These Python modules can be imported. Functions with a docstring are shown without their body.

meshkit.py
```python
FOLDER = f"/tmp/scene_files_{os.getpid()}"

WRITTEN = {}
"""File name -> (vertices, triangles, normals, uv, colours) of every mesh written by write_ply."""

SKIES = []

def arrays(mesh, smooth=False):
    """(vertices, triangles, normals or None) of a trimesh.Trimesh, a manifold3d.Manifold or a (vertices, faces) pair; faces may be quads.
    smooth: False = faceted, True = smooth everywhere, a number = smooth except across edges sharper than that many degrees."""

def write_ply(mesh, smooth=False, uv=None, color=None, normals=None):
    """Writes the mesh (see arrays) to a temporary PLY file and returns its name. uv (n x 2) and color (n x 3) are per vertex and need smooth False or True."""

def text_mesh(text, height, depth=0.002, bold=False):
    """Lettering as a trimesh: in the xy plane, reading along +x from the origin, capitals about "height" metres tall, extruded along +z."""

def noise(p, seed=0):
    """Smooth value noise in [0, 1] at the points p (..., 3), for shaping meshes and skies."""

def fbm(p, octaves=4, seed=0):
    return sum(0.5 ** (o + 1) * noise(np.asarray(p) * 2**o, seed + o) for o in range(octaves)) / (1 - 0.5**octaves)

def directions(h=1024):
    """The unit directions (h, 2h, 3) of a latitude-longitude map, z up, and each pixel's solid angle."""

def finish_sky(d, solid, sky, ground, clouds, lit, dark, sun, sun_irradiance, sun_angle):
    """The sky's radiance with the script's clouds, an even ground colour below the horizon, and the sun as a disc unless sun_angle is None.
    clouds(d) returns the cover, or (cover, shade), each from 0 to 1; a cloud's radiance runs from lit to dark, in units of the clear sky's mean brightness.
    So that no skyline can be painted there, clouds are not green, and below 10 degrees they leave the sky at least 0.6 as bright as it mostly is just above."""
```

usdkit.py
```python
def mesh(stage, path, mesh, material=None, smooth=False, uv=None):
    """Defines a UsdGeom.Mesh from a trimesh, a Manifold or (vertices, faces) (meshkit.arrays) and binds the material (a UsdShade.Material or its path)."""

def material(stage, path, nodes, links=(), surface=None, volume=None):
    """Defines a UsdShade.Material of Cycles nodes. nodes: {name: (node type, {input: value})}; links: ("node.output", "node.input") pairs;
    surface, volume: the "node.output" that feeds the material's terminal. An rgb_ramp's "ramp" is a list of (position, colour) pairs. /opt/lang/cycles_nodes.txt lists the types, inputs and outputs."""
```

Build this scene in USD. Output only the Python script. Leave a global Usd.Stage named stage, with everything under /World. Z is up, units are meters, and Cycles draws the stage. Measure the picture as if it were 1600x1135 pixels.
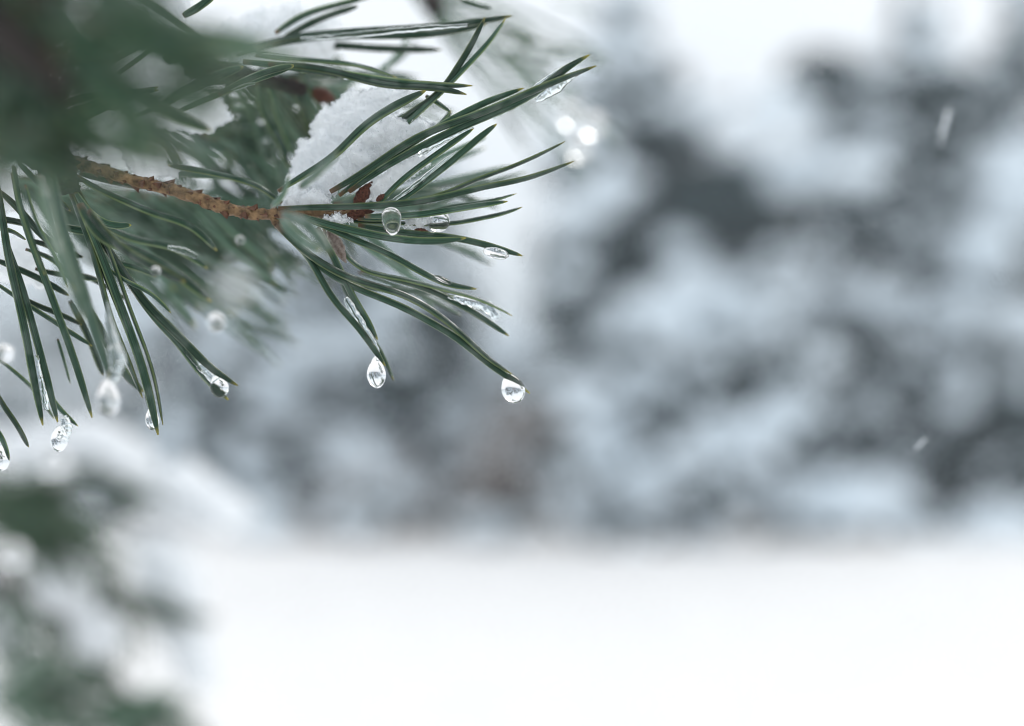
import math, random
import numpy as np, trimesh, shapely, usdkit, meshkit
from shapely.geometry import Polygon
from scipy.interpolate import CubicSpline, PchipInterpolator
from scipy.spatial import Delaunay
from pxr import Usd, UsdGeom, UsdLux, UsdShade, Gf, Sdf

stage = Usd.Stage.CreateInMemory()
UsdGeom.SetStageUpAxis(stage, UsdGeom.Tokens.z)
UsdGeom.SetStageMetersPerUnit(stage, 1.0)
world = UsdGeom.Xform.Define(stage, '/World')
stage.SetDefaultPrim(world.GetPrim())
UsdGeom.Scope.Define(stage, '/World/Looks')
rng = np.random.default_rng(7)

# ------------------------------------------------------------------ camera, sky, light, exposure
CAM = np.array([0.0, 0.0, 1.25]); PITCH = math.radians(1.9)
FOCAL, FOCUS, FSTOP, EXPOSURE = 50.0, 0.25, 5.0, 0.42
SUN_EL, SUN_AZ = math.radians(48), math.radians(35)
cam = UsdGeom.Camera.Define(stage, '/World/camera')
cam.AddTranslateOp().Set(Gf.Vec3d(*CAM)); cam.AddRotateXOp().Set(90 + math.degrees(PITCH))
cam.CreateHorizontalApertureAttr(36.0); cam.CreateVerticalApertureAttr(36.0 * 726 / 1024)
cam.CreateFocalLengthAttr(FOCAL); cam.CreateFStopAttr(FSTOP); cam.CreateFocusDistanceAttr(FOCUS)
cam.CreateExposureAttr(EXPOSURE); cam.CreateClippingRangeAttr(Gf.Vec2f(0.01, 1000))

sky_mat = usdkit.material(stage, '/World/Looks/sky_look', {
    'sky': ('sky_texture', {'sky_type': 'single_scattering', 'sun_disc': False, 'sun_elevation': SUN_EL, 'sun_rotation': SUN_AZ}),
    'tc': ('texture_coordinate', {}),
    'n': ('noise_texture', {'scale': 2.2, 'detail': 4, 'roughness': 0.5}),
    'r': ('rgb_ramp', {'ramp': [(0.3, (7.95, 8.25, 8.6)), (0.7, (9.3, 9.5, 9.75))]}),
    'm': ('mix', {'fac': 0.93}),
    'bg': ('background_shader', {'strength': 0.1})},
    [('tc.generated', 'n.vector'), ('n.fac', 'r.fac'), ('sky.color', 'm.color1'), ('r.color', 'm.color2'), ('m.color', 'bg.color')], surface='bg.background')
dome = UsdLux.DomeLight.Define(stage, '/World/sky')
UsdShade.MaterialBindingAPI.Apply(dome.GetPrim()).Bind(sky_mat)
dome.GetPrim().SetCustomDataByKey('kind', 'structure')
sun = UsdLux.DistantLight.Define(stage, '/World/sun')
sun.CreateIntensityAttr(0.3); sun.CreateAngleAttr(25.0); sun.CreateNormalizeAttr(True); sun.CreateColorAttr(Gf.Vec3f(1, 0.97, 0.93))
sun.AddRotateZOp().Set(-math.degrees(SUN_AZ)); sun.AddRotateXOp().Set(-(90 - math.degrees(SUN_EL)))

# ------------------------------------------------------------------ placing helpers
FPX = 1600 * FOCAL / 36.0
R_ = np.array([1.0, 0, 0]); F_ = np.array([0, math.cos(PITCH), math.sin(PITCH)]); U_ = np.array([0, -math.sin(PITCH), math.cos(PITCH)])
MM = FOCUS * 1000 / FPX            # millimetres per photo pixel in the focal plane
def mm(px, py, z=0.0):             # millimetres right, up, beyond the focal plane
    k = (FOCUS * 1000 + z) / FPX
    return np.array([(px - 800) * k, (567.5 - py) * k, z])
def to_world(p):
    p = np.atleast_2d(np.asarray(p, float)) * 0.001
    return CAM + p[:, :1] * R_ + p[:, 1:2] * U_ + (FOCUS + p[:, 2:3]) * F_
def far(px, py, D):                # a point D metres away across the snow
    return np.array([(px - 800) / FPX * D, D, CAM[2] + D * math.tan(PITCH + math.atan((567.5 - py) / FPX))])
counts = {}
def numbered(path):
    n = counts.get(path, 0); counts[path] = n + 1
    return path if n == 0 else f'{path}_{n:03d}'
def tag(p, label=None, cat=None, group=None, kind=None):
    for k, v in (('label', label), ('category', cat), ('group', group), ('kind', kind)):
        if v: p.SetCustomDataByKey(k, v)
    return p
class Thing:
    def __init__(s, name, loc, label, cat, group=None, kind=None):
        s.path = numbered('/World/' + name); s.loc = np.asarray(loc, float)
        x = UsdGeom.Xform.Define(stage, s.path); x.AddTranslateOp().Set(Gf.Vec3d(*map(float, s.loc)))
        s.prim = tag(x.GetPrim(), label, cat, group, kind)
    def part(s, name, v, f, mat, smooth=True, uv=None, under=None, kind=None, label=None):
        path = numbered((under or s.path) + '/' + name)
        usdkit.mesh(stage, path, (np.asarray(v) - s.loc, f), mat, smooth=smooth, uv=uv)
        tag(stage.GetPrimAtPath(path), label, None, None, kind)
        return path
def copy_of(thing, loc, rot, scale, label, group=None):
    path = numbered('/World/' + thing.path.split('/')[-1])
    x = UsdGeom.Xform.Define(stage, path)
    x.GetPrim().GetReferences().AddInternalReference(thing.path); x.GetPrim().SetInstanceable(True)
    x.ClearXformOpOrder()
    x.AddTranslateOp().Set(Gf.Vec3d(*map(float, loc))); x.AddRotateZOp().Set(rot); x.AddScaleOp().Set(Gf.Vec3f(scale, scale, scale))
    tag(x.GetPrim(), label, None, group)

# ------------------------------------------------------------------ materials
def look(name, nodes, links, surface='p.BSDF', volume=None):
    return usdkit.material(stage, '/World/Looks/' + name, nodes, links, surface=surface, volume=volume)
def needle_look(name, dark, mid, edge, rough=0.3):
    return look(name, {
        'tc': ('texture_coordinate', {}), 'xyz': ('separate_xyz', {}), 'oi': ('object_info', {}),
        'map': ('mapping', {'mapping_type': 'point', 'scale': (10, 1.3, 1)}),
        'n': ('noise_texture', {'scale': 1.0, 'detail': 4, 'roughness': 0.65}),
        'rs': ('rgb_ramp', {'ramp': [(0.38, dark), (0.62, mid)]}),
        'abs': ('math', {'math_type': 'absolute'}),
        're': ('rgb_ramp', {'ramp': [(0.36, (0, 0, 0)), (0.49, (1, 1, 1))]}),
        'me': ('mix', {'color2': edge}), 'ke': ('math', {'math_type': 'multiply', 'value2': 0.45}),
        'rt': ('rgb_ramp', {'ramp': [(0.0, (1, 1, 1)), (0.02, (0.6, 0.6, 0.6)), (0.05, (0, 0, 0)), (1, (0, 0, 0))]}),
        'mb': ('mix', {'color2': (0.11, 0.06, 0.03)}),
        'ry': ('rgb_ramp', {'ramp': [(0.0, (0, 0, 0)), (0.966, (0, 0, 0)), (0.992, (0.8, 0.8, 0.8)), (1, (1, 1, 1))]}),
        'mt': ('mix', {'color2': (0.30, 0.27, 0.05)}),
        'v': ('map_range', {'from_min': 0.0, 'from_max': 1.0, 'to_min': 0.55, 'to_max': 1.45}),
        'h': ('hsv', {}),
        'b': ('bump', {'strength': 0.8, 'distance': 0.00016}), 'gp': ('geometry', {}), 'nw': ('noise_texture', {'scale': 260, 'detail': 2}), 'rw': ('rgb_ramp', {'ramp': [(0.45, (0, 0, 0)), (0.62, (1, 1, 1))]}),
        'p': ('principled_bsdf', {'roughness': rough, 'specular_ior_level': 0.22, 'coat_weight': 0.2, 'coat_roughness': 0.05, 'coat_ior': 1.5})},
        [('tc.UV', 'xyz.vector'), ('tc.UV', 'map.vector'), ('map.vector', 'n.vector'), ('n.fac', 'rs.fac'),
         ('xyz.x', 'abs.value1'), ('abs.value', 're.fac'), ('rs.color', 'me.color1'), ('re.color', 'ke.value1'), ('ke.value', 'me.fac'),
         ('xyz.y', 'rt.fac'), ('me.color', 'mb.color1'), ('rt.color', 'mb.fac'), ('xyz.y', 'ry.fac'), ('mb.color', 'mt.color1'), ('ry.color', 'mt.fac'),
         ('oi.random', 'v.value'), ('v.result', 'h.value'), ('mt.color', 'h.color'), ('h.color', 'p.base_color'), ('n.fac', 'b.height'), ('b.normal', 'p.normal'), ('gp.position', 'nw.vector'), ('nw.fac', 'rw.fac'), ('rw.color', 'p.coat_weight')])
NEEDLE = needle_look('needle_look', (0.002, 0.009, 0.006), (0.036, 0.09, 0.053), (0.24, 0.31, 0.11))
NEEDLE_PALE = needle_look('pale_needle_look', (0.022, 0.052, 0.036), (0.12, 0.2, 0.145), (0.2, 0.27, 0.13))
def snow_look(name, col, scale, dist, sss=0.0):
    return look(name, {
        'tc': ('geometry', {}), 'n': ('noise_texture', {'scale': scale, 'detail': 4, 'roughness': 0.65}),
        'r': ('rgb_ramp', {'ramp': [(0.25, tuple(c * 0.9 for c in col)), (0.6, col)]}),
        'b': ('bump', {'strength': 0.7, 'distance': dist}),
        'p': ('principled_bsdf', {'roughness': 0.65, 'specular_ior_level': 0.3, 'subsurface_weight': sss, 'subsurface_scale': 0.002, 'subsurface_radius': (0.8, 1, 1.2)})},
        [('tc.position', 'n.vector'), ('n.fac', 'r.fac'), ('r.color', 'p.base_color'), ('n.fac', 'b.height'), ('b.normal', 'p.normal')])
SNOW = look('snow_look', {
    'tc': ('geometry', {}), 'n': ('noise_texture', {'scale': 2400, 'detail': 4, 'roughness': 0.65}),
    'b': ('bump', {'strength': 0.35, 'distance': 0.0002}), 't': ('translucent_bsdf', {'color': (0.95, 0.975, 0.99)}), 'm': ('mix_closure', {'fac': 0.45}),
    'p': ('principled_bsdf', {'base_color': (0.95, 0.965, 0.98), 'roughness': 0.5, 'specular_ior_level': 0.3})},
    [('tc.position', 'n.vector'), ('n.fac', 'b.height'), ('b.normal', 'p.normal'), ('p.BSDF', 'm.closure1'), ('t.BSDF', 'm.closure2')], surface='m.closure')
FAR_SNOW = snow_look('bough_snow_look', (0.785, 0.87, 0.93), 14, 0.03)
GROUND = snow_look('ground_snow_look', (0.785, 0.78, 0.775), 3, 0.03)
CRYSTAL = look('ice_crystal_look', {'p': ('principled_bsdf', {'base_color': (0.9, 0.94, 0.97), 'roughness': 0.2, 'ior': 1.31, 'transmission_weight': 0.35})}, [])
WATER = look('water_look', {'g': ('glass_bsdf', {'color': (1, 1, 1), 'roughness': 0.0, 'IOR': 1.333})}, [], surface='g.BSDF')
ICE = look('ice_look', {
    'tc': ('geometry', {}), 'n': ('noise_texture', {'scale': 500, 'detail': 2}), 'b': ('bump', {'strength': 0.15, 'distance': 0.0003}),
    'g': ('glass_bsdf', {'color': (0.98, 1, 1), 'roughness': 0.02, 'IOR': 1.31})},
    [('tc.position', 'n.vector'), ('n.fac', 'b.height'), ('b.normal', 'g.normal')], surface='g.BSDF')
def plain(name, a, b, scale, rough=0.7, dist=0.0, spec=0.3):
    nodes = {'tc': ('geometry', {}), 'n': ('noise_texture', {'scale': scale, 'detail': 5, 'roughness': 0.6}), 'r': ('rgb_ramp', {'ramp': [(0.3, a), (0.7, b)]}),
             'p': ('principled_bsdf', {'roughness': rough, 'specular_ior_level': spec})}
    links = [('tc.position', 'n.vector'), ('n.fac', 'r.fac'), ('r.color', 'p.base_color')]
    if dist:
        nodes['b'] = ('bump', {'strength': 0.8, 'distance': dist}); links += [('n.fac', 'b.height'), ('b.normal', 'p.normal')]
    return look(name, nodes, links)
TWIG = plain('twig_look', (0.03, 0.018, 0.01), (0.32, 0.2, 0.1), 520, 0.5, 0.0012)
PEG = plain('bark_peg_look', (0.035, 0.016, 0.01), (0.15, 0.07, 0.04), 900, 0.5)
DARKBARK = plain('dark_bark_look', (0.010, 0.009, 0.008), (0.034, 0.027, 0.024), 400, 0.8, 0.0008)
BUD = plain('bud_look', (0.02, 0.009, 0.007), (0.17, 0.065, 0.04), 2600, 0.6, 0.0007)
GREYSTEM = plain('grey_stem_look', (0.12, 0.08, 0.06), (0.34, 0.29, 0.26), 1500, 0.7, 0.0005)
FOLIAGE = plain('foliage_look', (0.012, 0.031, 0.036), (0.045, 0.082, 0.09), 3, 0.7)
TRUNK = plain('trunk_look', (0.03, 0.026, 0.024), (0.09, 0.075, 0.068), 14, 0.9, 0.02)
BEECH = plain('brown_leaf_look', (0.30, 0.235, 0.205), (0.5, 0.42, 0.38), 5, 0.8)

# ------------------------------------------------------------------ mesh helpers (camera-frame millimetres for the near branch)
TH = np.linspace(0, math.pi, 7)
SEC = np.vstack([np.stack([np.cos(TH) * 0.5, np.sin(TH) * 0.36], 1), [[-0.28, -0.1], [0, -0.13], [0.28, -0.1]]])
def sweep(path, width, prof, sec=SEC, roll=0.0, rough=0.0, seed=0):
    """A section swept along a path (n x 3, mm); width mm, prof n multipliers; the section's x axis lies across the view, its y towards the camera."""
    n, m = len(path), len(sec)
    t = np.gradient(path, axis=0); t /= np.linalg.norm(t, axis=1, keepdims=True) + 1e-9
    a = np.cross(t, [0, 0, -1.0]); ln = np.linalg.norm(a, axis=1, keepdims=True)
    a = np.where(ln > 0.05, a / np.maximum(ln, 1e-9), [0, 1.0, 0]); b = np.cross(a, t)
    roll = np.broadcast_to(roll, (n,))[:, None]
    a, b = a * np.cos(roll) + b * np.sin(roll), b * np.cos(roll) - a * np.sin(roll)
    w = (width * np.asarray(prof))[:, None, None]
    v = path[:, None] + w * (sec[None, :, :1] * a[:, None] + sec[None, :, 1:] * b[:, None])
    v = v.reshape(-1, 3)
    if rough:
        d = np.stack([meshkit.fbm(v * 1.1 + 31 * k + seed, 3) for k in range(3)], 1) - 0.5
        v = v + d * rough
    i, j = np.meshgrid(np.arange(n - 1), np.arange(m), indexing='ij')
    q = np.stack([i * m + j, i * m + (j + 1) % m, (i + 1) * m + (j + 1) % m, (i + 1) * m + j], -1).reshape(-1, 4)
    f = np.vstack([q[:, [0, 1, 2]], q[:, [0, 2, 3]]])
    caps = np.array([[c0, c0 + k, c0 + k + 1] if c0 else [0, k + 1, k] for c0 in (0, (n - 1) * m) for k in range(1, m - 1)])
    f = np.vstack([f, caps])
    uv = np.stack([np.tile(sec[:, 0], n), np.repeat(np.linspace(0, 1, n), m)], 1)
    return v, f, uv
def spline(pts, n):
    pts = np.asarray(pts, float)
    if len(pts) == 2: return pts[0] + (pts[1] - pts[0]) * np.linspace(0, 1, n)[:, None]
    s = np.concatenate([[0], np.cumsum(np.linalg.norm(np.diff(pts[:, :2], axis=0), axis=1) + 1e-6)])
    return CubicSpline(s, pts, bc_type='natural')(np.linspace(0, s[-1], n))
def needle_prof(n):
    v = np.linspace(0, 1, n)
    base = np.interp(v, [0, 0.12, 0.35], [0.62, 0.88, 1.0])
    tip = np.where(v < 0.78, 1.0, np.sqrt(np.maximum(1 - ((v - 0.78) / 0.223) ** 2, 0.0)))
    return base * np.maximum(tip, 0.08)
def needle_mesh(pts, width, rings=26, roll=None):
    return sweep(spline(pts, rings), width, needle_prof(rings), roll=rng.uniform(-0.5, 0.5) + np.linspace(0, rng.uniform(-0.5, 0.5), rings) if roll is None else roll)
def px_needle(thing, px, z0, z1, w, mat=None, rings=26, name='needle'):
    """A needle through photo points, z0..z1 mm beyond the focal plane, w photo pixels wide."""
    k = np.linspace(0, 1, len(px))
    z = z0 + (z1 - z0) * k
    pts = [mm(x, y, zz) for (x, y), zz in zip(px, z)]
    w = w * (0.9 if z0 > -12 else 1.0)
    v, f, uv = needle_mesh(pts, w * MM * (FOCUS * 1000 + 0.5 * (z0 + z1)) / (FOCUS * 1000), rings, roll=(lambda a: a + np.linspace(0, rng.uniform(-0.9, 0.9), rings))(rng.uniform(-0.9, 0.9)))
    return thing.part(name, to_world(v), f, mat or NEEDLE, True, uv)
CIRC = np.stack([np.cos(np.linspace(0, 2 * math.pi, 12, endpoint=False)), np.sin(np.linspace(0, 2 * math.pi, 12, endpoint=False))], 1) * 0.5
def rod(pts, radii, n=40, rough=0.0, seed=0):
    p = spline(pts, n); r = np.interp(np.linspace(0, 1, n), np.linspace(0, 1, len(radii)), radii)
    return sweep(p, 2.0, r, CIRC, 0.0, rough, seed)
def ball(sub=3):
    m = trimesh.creation.icosphere(subdivisions=sub); return np.array(m.vertices), np.array(m.faces)
def join(meshes):
    vs, fs, at = [], [], 0
    for v, f in meshes:
        vs.append(v); fs.append(np.asarray(f) + at); at += len(v)
    return np.vstack(vs), np.vstack(fs)
def rots(n, r=rng):
    q = r.normal(size=(n, 4)); q /= np.linalg.norm(q, axis=1, keepdims=True); w, x, y, z = q.T
    return np.stack([1 - 2 * (y * y + z * z), 2 * (x * y - z * w), 2 * (x * z + y * w), 2 * (x * y + z * w), 1 - 2 * (x * x + z * z), 2 * (y * z - x * w), 2 * (x * z - y * w), 2 * (y * z + x * w), 1 - 2 * (x * x + y * y)], 1).reshape(n, 3, 3)
def flakes(points, size):
    """Tiny crystals at the points (mm): elongated tetrahedra."""
    T = np.array([[1.5, 0, 0], [-0.8, 0.75, 0], [-0.8, -0.5, 0.55], [-0.6, -0.3, -0.7]]); n = len(points)
    v = np.einsum('nij,kj->nki', rots(n), T) * size[:, None, None] + points[:, None]
    f = np.array([[0, 1, 2], [0, 3, 1], [0, 2, 3], [1, 3, 2]])[None] + 4 * np.arange(n)[:, None, None]
    return v.reshape(-1, 3), f.reshape(-1, 3)
def snow_clump(px, z, thick, label, seed, cell=None, crystals=2500, cs=0.11, jag=0.9, name='snow_clump', back=1.0):
    """Snow lying on the needles: outline in photo points, thick mm deep about the plane z."""
    base = Polygon([mm(x, y, z)[:2] for x, y in px]).buffer(0)
    sm = base.buffer(0.5).buffer(-0.9).buffer(0.4)
    if sm.geom_type != 'Polygon': sm = base
    cell = cell or max(0.32, math.sqrt(sm.area / 6500))
    L = sm.exterior.length; s = np.arange(0, L, cell * 0.8)
    bp = np.array([sm.exterior.interpolate(x).coords[0] for x in s])
    nxt = np.roll(bp, -1, 0) - np.roll(bp, 1, 0); nrm = np.stack([nxt[:, 1], -nxt[:, 0]], 1); nrm /= np.linalg.norm(nrm, axis=1, keepdims=True) + 1e-9
    p3 = np.c_[bp, np.full(len(bp), seed * 7.3)]
    off = (meshkit.fbm(p3 * 0.55, 3, seed) - 0.5) * 3.0 * jag + (meshkit.noise(p3 * 2.3, seed) - 0.5) * 0.9 * jag
    bp = bp + nrm * off[:, None]
    poly = Polygon(bp).buffer(0)
    if poly.geom_type != 'Polygon': poly = max(poly.geoms, key=lambda g: g.area)
    bp = np.array(poly.exterior.coords)[:-1]
    x0, y0, x1, y1 = poly.bounds
    gx, gy = np.meshgrid(np.arange(x0, x1, cell), np.arange(y0, y1, cell))
    r = np.random.default_rng(seed); g = np.c_[gx.ravel(), gy.ravel()] + r.uniform(-0.3, 0.3, (gx.size, 2)) * cell
    dist = shapely.distance(shapely.points(g), poly.exterior); ins = shapely.contains_xy(poly, g[:, 0], g[:, 1]) & (dist > cell * 0.6)
    g, dist = g[ins], dist[ins]
    pts = np.vstack([bp, g]); tri = Delaunay(pts).simplices; c = pts[tri].mean(1); tri = tri[shapely.contains_xy(poly, c[:, 0], c[:, 1])]
    e1, e2 = pts[tri[:, 1]] - pts[tri[:, 0]], pts[tri[:, 2]] - pts[tri[:, 0]]
    ccw = e1[:, 0] * e2[:, 1] - e1[:, 1] * e2[:, 0] > 0; tri = np.where(ccw[:, None], tri, tri[:, [0, 2, 1]])
    Rr = max(min(dist.max(), thick * 1.1), 0.5); k = np.clip(dist / Rr, 0, 1); h = thick * np.sqrt(1 - (1 - k) ** 2)
    q = np.c_[g, np.zeros(len(g))]
    lump = (meshkit.fbm(q * 0.34 + seed, 3) - 0.5) * thick * 1.3 * k
    fine = (meshkit.fbm(q * 1.3 + seed * 3, 3) - 0.5) * 0.7
    nb = len(bp)
    front = np.vstack([np.c_[bp, np.full(nb, z)], np.c_[g, z - h * 0.6 - lump - fine * np.minimum(k * 3, 1)]])
    rear = np.c_[g, z + h * 0.7 * back + lump]
    fr = tri[:, [0, 1, 2]]                         # seen from the camera (x right, y up, z away)
    idx = np.concatenate([np.arange(nb), nb + len(g) + np.arange(len(g))]); bk = idx[tri[:, [0, 2, 1]]]
    v = np.vstack([front, rear]); f = np.vstack([fr, bk])
    t = Thing(name, to_world([[*bp[np.argmin(bp[:, 1])], z]])[0], label, 'snow')
    t.part('snow_mass', to_world(v), f, SNOW, True)
    if crystals:
        nE = int(crystals * 0.7); i = r.integers(0, nb, nE); j = r.integers(0, len(g), crystals - nE) + nb
        P = front[np.r_[i, j]] + r.normal(size=(crystals, 3)) * np.array([0.16, 0.16, 0.12])
        v2, f2 = flakes(P, cs * r.lognormal(0, 0.4, crystals))
        t.part('crystals', to_world(v2), f2, CRYSTAL if False else SNOW, False, kind='stuff')
    return t
def drop(px, py, rx, ry, z, label, pear=0.35, tilt=0.0, rough=0.03, seed=0, mat=None, name='water_drop', cat='water drop'):
    k = (FOCUS * 1000 + z) / FPX; v, f = ball(4)
    y = v[:, 1]; s = 1 - pear * np.clip((y + 0.25) / 1.25, 0, 1) ** 1.3
    n = 1 + rough * 2 * (meshkit.fbm(v * 1.8 + seed * 11, 3, seed) - 0.5)
    p = np.stack([v[:, 0] * s * rx, y * ry, v[:, 2] * s * rx], 1) * n[:, None] * k
    c, sn = math.cos(tilt), math.sin(tilt)
    p = np.stack([p[:, 0] * c - p[:, 1] * sn, p[:, 0] * sn + p[:, 1] * c, p[:, 2]], 1) + mm(px, py, z)
    # the local axes are right, up, away from the camera: left-handed, so the faces turn over
    path = numbered('/World/' + name); loc = to_world([mm(px, py - ry, z)])[0]
    usdkit.mesh(stage, path, (to_world(p) - loc, f[:, [0, 2, 1]]), mat or WATER, smooth=True)
    UsdGeom.Xformable(stage.GetPrimAtPath(path)).AddTranslateOp().Set(Gf.Vec3d(*map(float, loc)))
    tag(stage.GetPrimAtPath(path), label, cat)
def film(px, z0, z1, w, label, rough=0.5, seed=0, depth=0.55, mat=None):
    """A strip of clear ice or water held along or between needles; w = widths in photo pixels along it."""
    z = np.linspace(z0, z1, len(px)); p = spline([mm(x, y, zz) for (x, y), zz in zip(px, z)], 60)
    pr = np.interp(np.linspace(0, 1, 60), np.linspace(0, 1, len(w)), w) * MM
    pr *= 0.75 + 0.5 * meshkit.fbm(np.c_[np.linspace(0, 14, 60), np.zeros((60, 2))] + seed, 3, seed)
    v, f, _ = sweep(p, 1.0, np.maximum(pr, 0.05), CIRC * [1, depth], 0.0, rough * 0.55, seed)
    path = numbered('/World/ice_film'); loc = to_world([p[0]])[0]
    usdkit.mesh(stage, path, (to_world(v) - loc, f), mat or ICE, smooth=True)
    UsdGeom.Xformable(stage.GetPrimAtPath(path)).AddTranslateOp().Set(Gf.Vec3d(*map(float, loc)))
    tag(stage.GetPrimAtPath(path), label, 'ice')
def bud(thing, px, py, z, length, width, ang, name='bud', mat=None, under=None):
    k = (FOCUS * 1000 + z) / FPX; v, f = ball(3)
    x = v[:, 0]; s = np.where(x > 0, 1 - 0.65 * x ** 1.6, 1.0)
    scale = 1 + 0.12 * np.sin(x * 16 + 3 * np.arctan2(v[:, 1], v[:, 2])) * (1 - x ** 2)
    p = np.stack([x * length / 2, v[:, 1] * s * scale * width / 2, v[:, 2] * s * scale * width / 2], 1) * k
    c, sn = math.cos(ang), math.sin(ang)
    p = np.stack([p[:, 0] * c - p[:, 1] * sn, p[:, 0] * sn + p[:, 1] * c, p[:, 2]], 1) + mm(px, py, z)
    return thing.part(name, to_world(p), f[:, [0, 2, 1]], mat or BUD, True, under=under)
def tuft(thing, axis, n, ang, length, zs, w=1.35, mat=None, droop=6.0, seed=0, rings=14, along=(0, 1), pairs=True):
    """n needles in pairs from random spots on the twig AXIS [(px, py, z)...]: ang = range of direction in the picture (degrees, 0 right, 90 up), length mm, zs = range of the run away from the camera per mm."""
    r = np.random.default_rng(seed); ax = spline([mm(*a) for a in axis], 60)
    k = 0
    while k < n:
        b = ax[int(np.clip(r.uniform(*along), 0, 1) * 59)] + r.normal(size=3) * 0.8
        a = math.radians(r.uniform(*ang)); L = r.uniform(*length); s = r.uniform(*zs); dr = r.uniform(0.2, 1) * droop
        for _ in range(2 if pairs else 1):
            a2 = a + r.normal() * 0.06; d = np.array([math.cos(a2), math.sin(a2), s + r.normal() * 0.06]); d /= np.linalg.norm(d)
            u = np.linspace(0, 1, 5)[:, None]; side = np.array([-d[1], d[0], 0]) * r.normal() * 2.2
            pts = b + d * L * u + np.array([0, -dr, 0]) * u ** 2 + side * np.sin(u * math.pi)
            v, f, uv = needle_mesh(pts, w * r.uniform(0.85, 1.1), rings, roll=r.uniform(-0.6, 0.6))
            thing.part('needle', to_world(v), f, mat or NEEDLE, True, uv); k += 1

# ------------------------------------------------------------------ the ground
def ground():
    xs = np.concatenate([-np.geomspace(120, 1, 50), np.linspace(-0.9, 0.9, 5), np.geomspace(1, 120, 50)])
    ys = np.concatenate([-np.geomspace(40, 1, 14), np.linspace(-0.5, 0.5, 3), np.geomspace(1, 150, 170)])
    X, Y = np.meshgrid(xs, ys); Z = (meshkit.fbm(np.stack([X * 0.25, Y * 0.25, X * 0], -1), 3) - 0.5) * 0.16 + (meshkit.fbm(np.stack([X, Y, X * 0], -1), 2, 4) - 0.5) * 0.03
    Z = Z + (0.24 + 0.12 * (meshkit.fbm(np.stack([X * 0.35, X * 0, X * 0], -1), 2, 9) - 0.5)) * np.exp(-((Y - 10.6 - 0.8 * (meshkit.noise(np.stack([X * 0.2, X * 0, X * 0], -1), 3) - 0.5)) / 1.5) ** 2)   # a low bank along the edge of the wood
    n, m = X.shape; i, j = np.meshgrid(np.arange(n - 1), np.arange(m - 1), indexing='ij')
    q = np.stack([i * m + j, i * m + j + 1, (i + 1) * m + j + 1, (i + 1) * m + j], -1).reshape(-1, 4)
    usdkit.mesh(stage, '/World/ground', (np.stack([X, Y, Z], -1).reshape(-1, 3), q), GROUND, smooth=True)
    tag(stage.GetPrimAtPath('/World/ground'), 'open snow-covered ground in front of the trees', 'ground', kind='structure')
ground()
HAZE = usdkit.material(stage, '/World/Looks/haze_look', {'v': ('principled_volume', {'color': (0.83, 0.93, 0.99), 'density': 0.0085})}, [], volume='v.volume')
hv = trimesh.creation.box(bounds=[[-130, -50, -2], [130, 160, 13]])
usdkit.mesh(stage, '/World/haze', (np.array(hv.vertices), np.array(hv.faces)), HAZE)
tag(stage.GetPrimAtPath('/World/haze'), 'thin pale haze of falling snow hanging between the trees', 'haze', kind='stuff')

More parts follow.
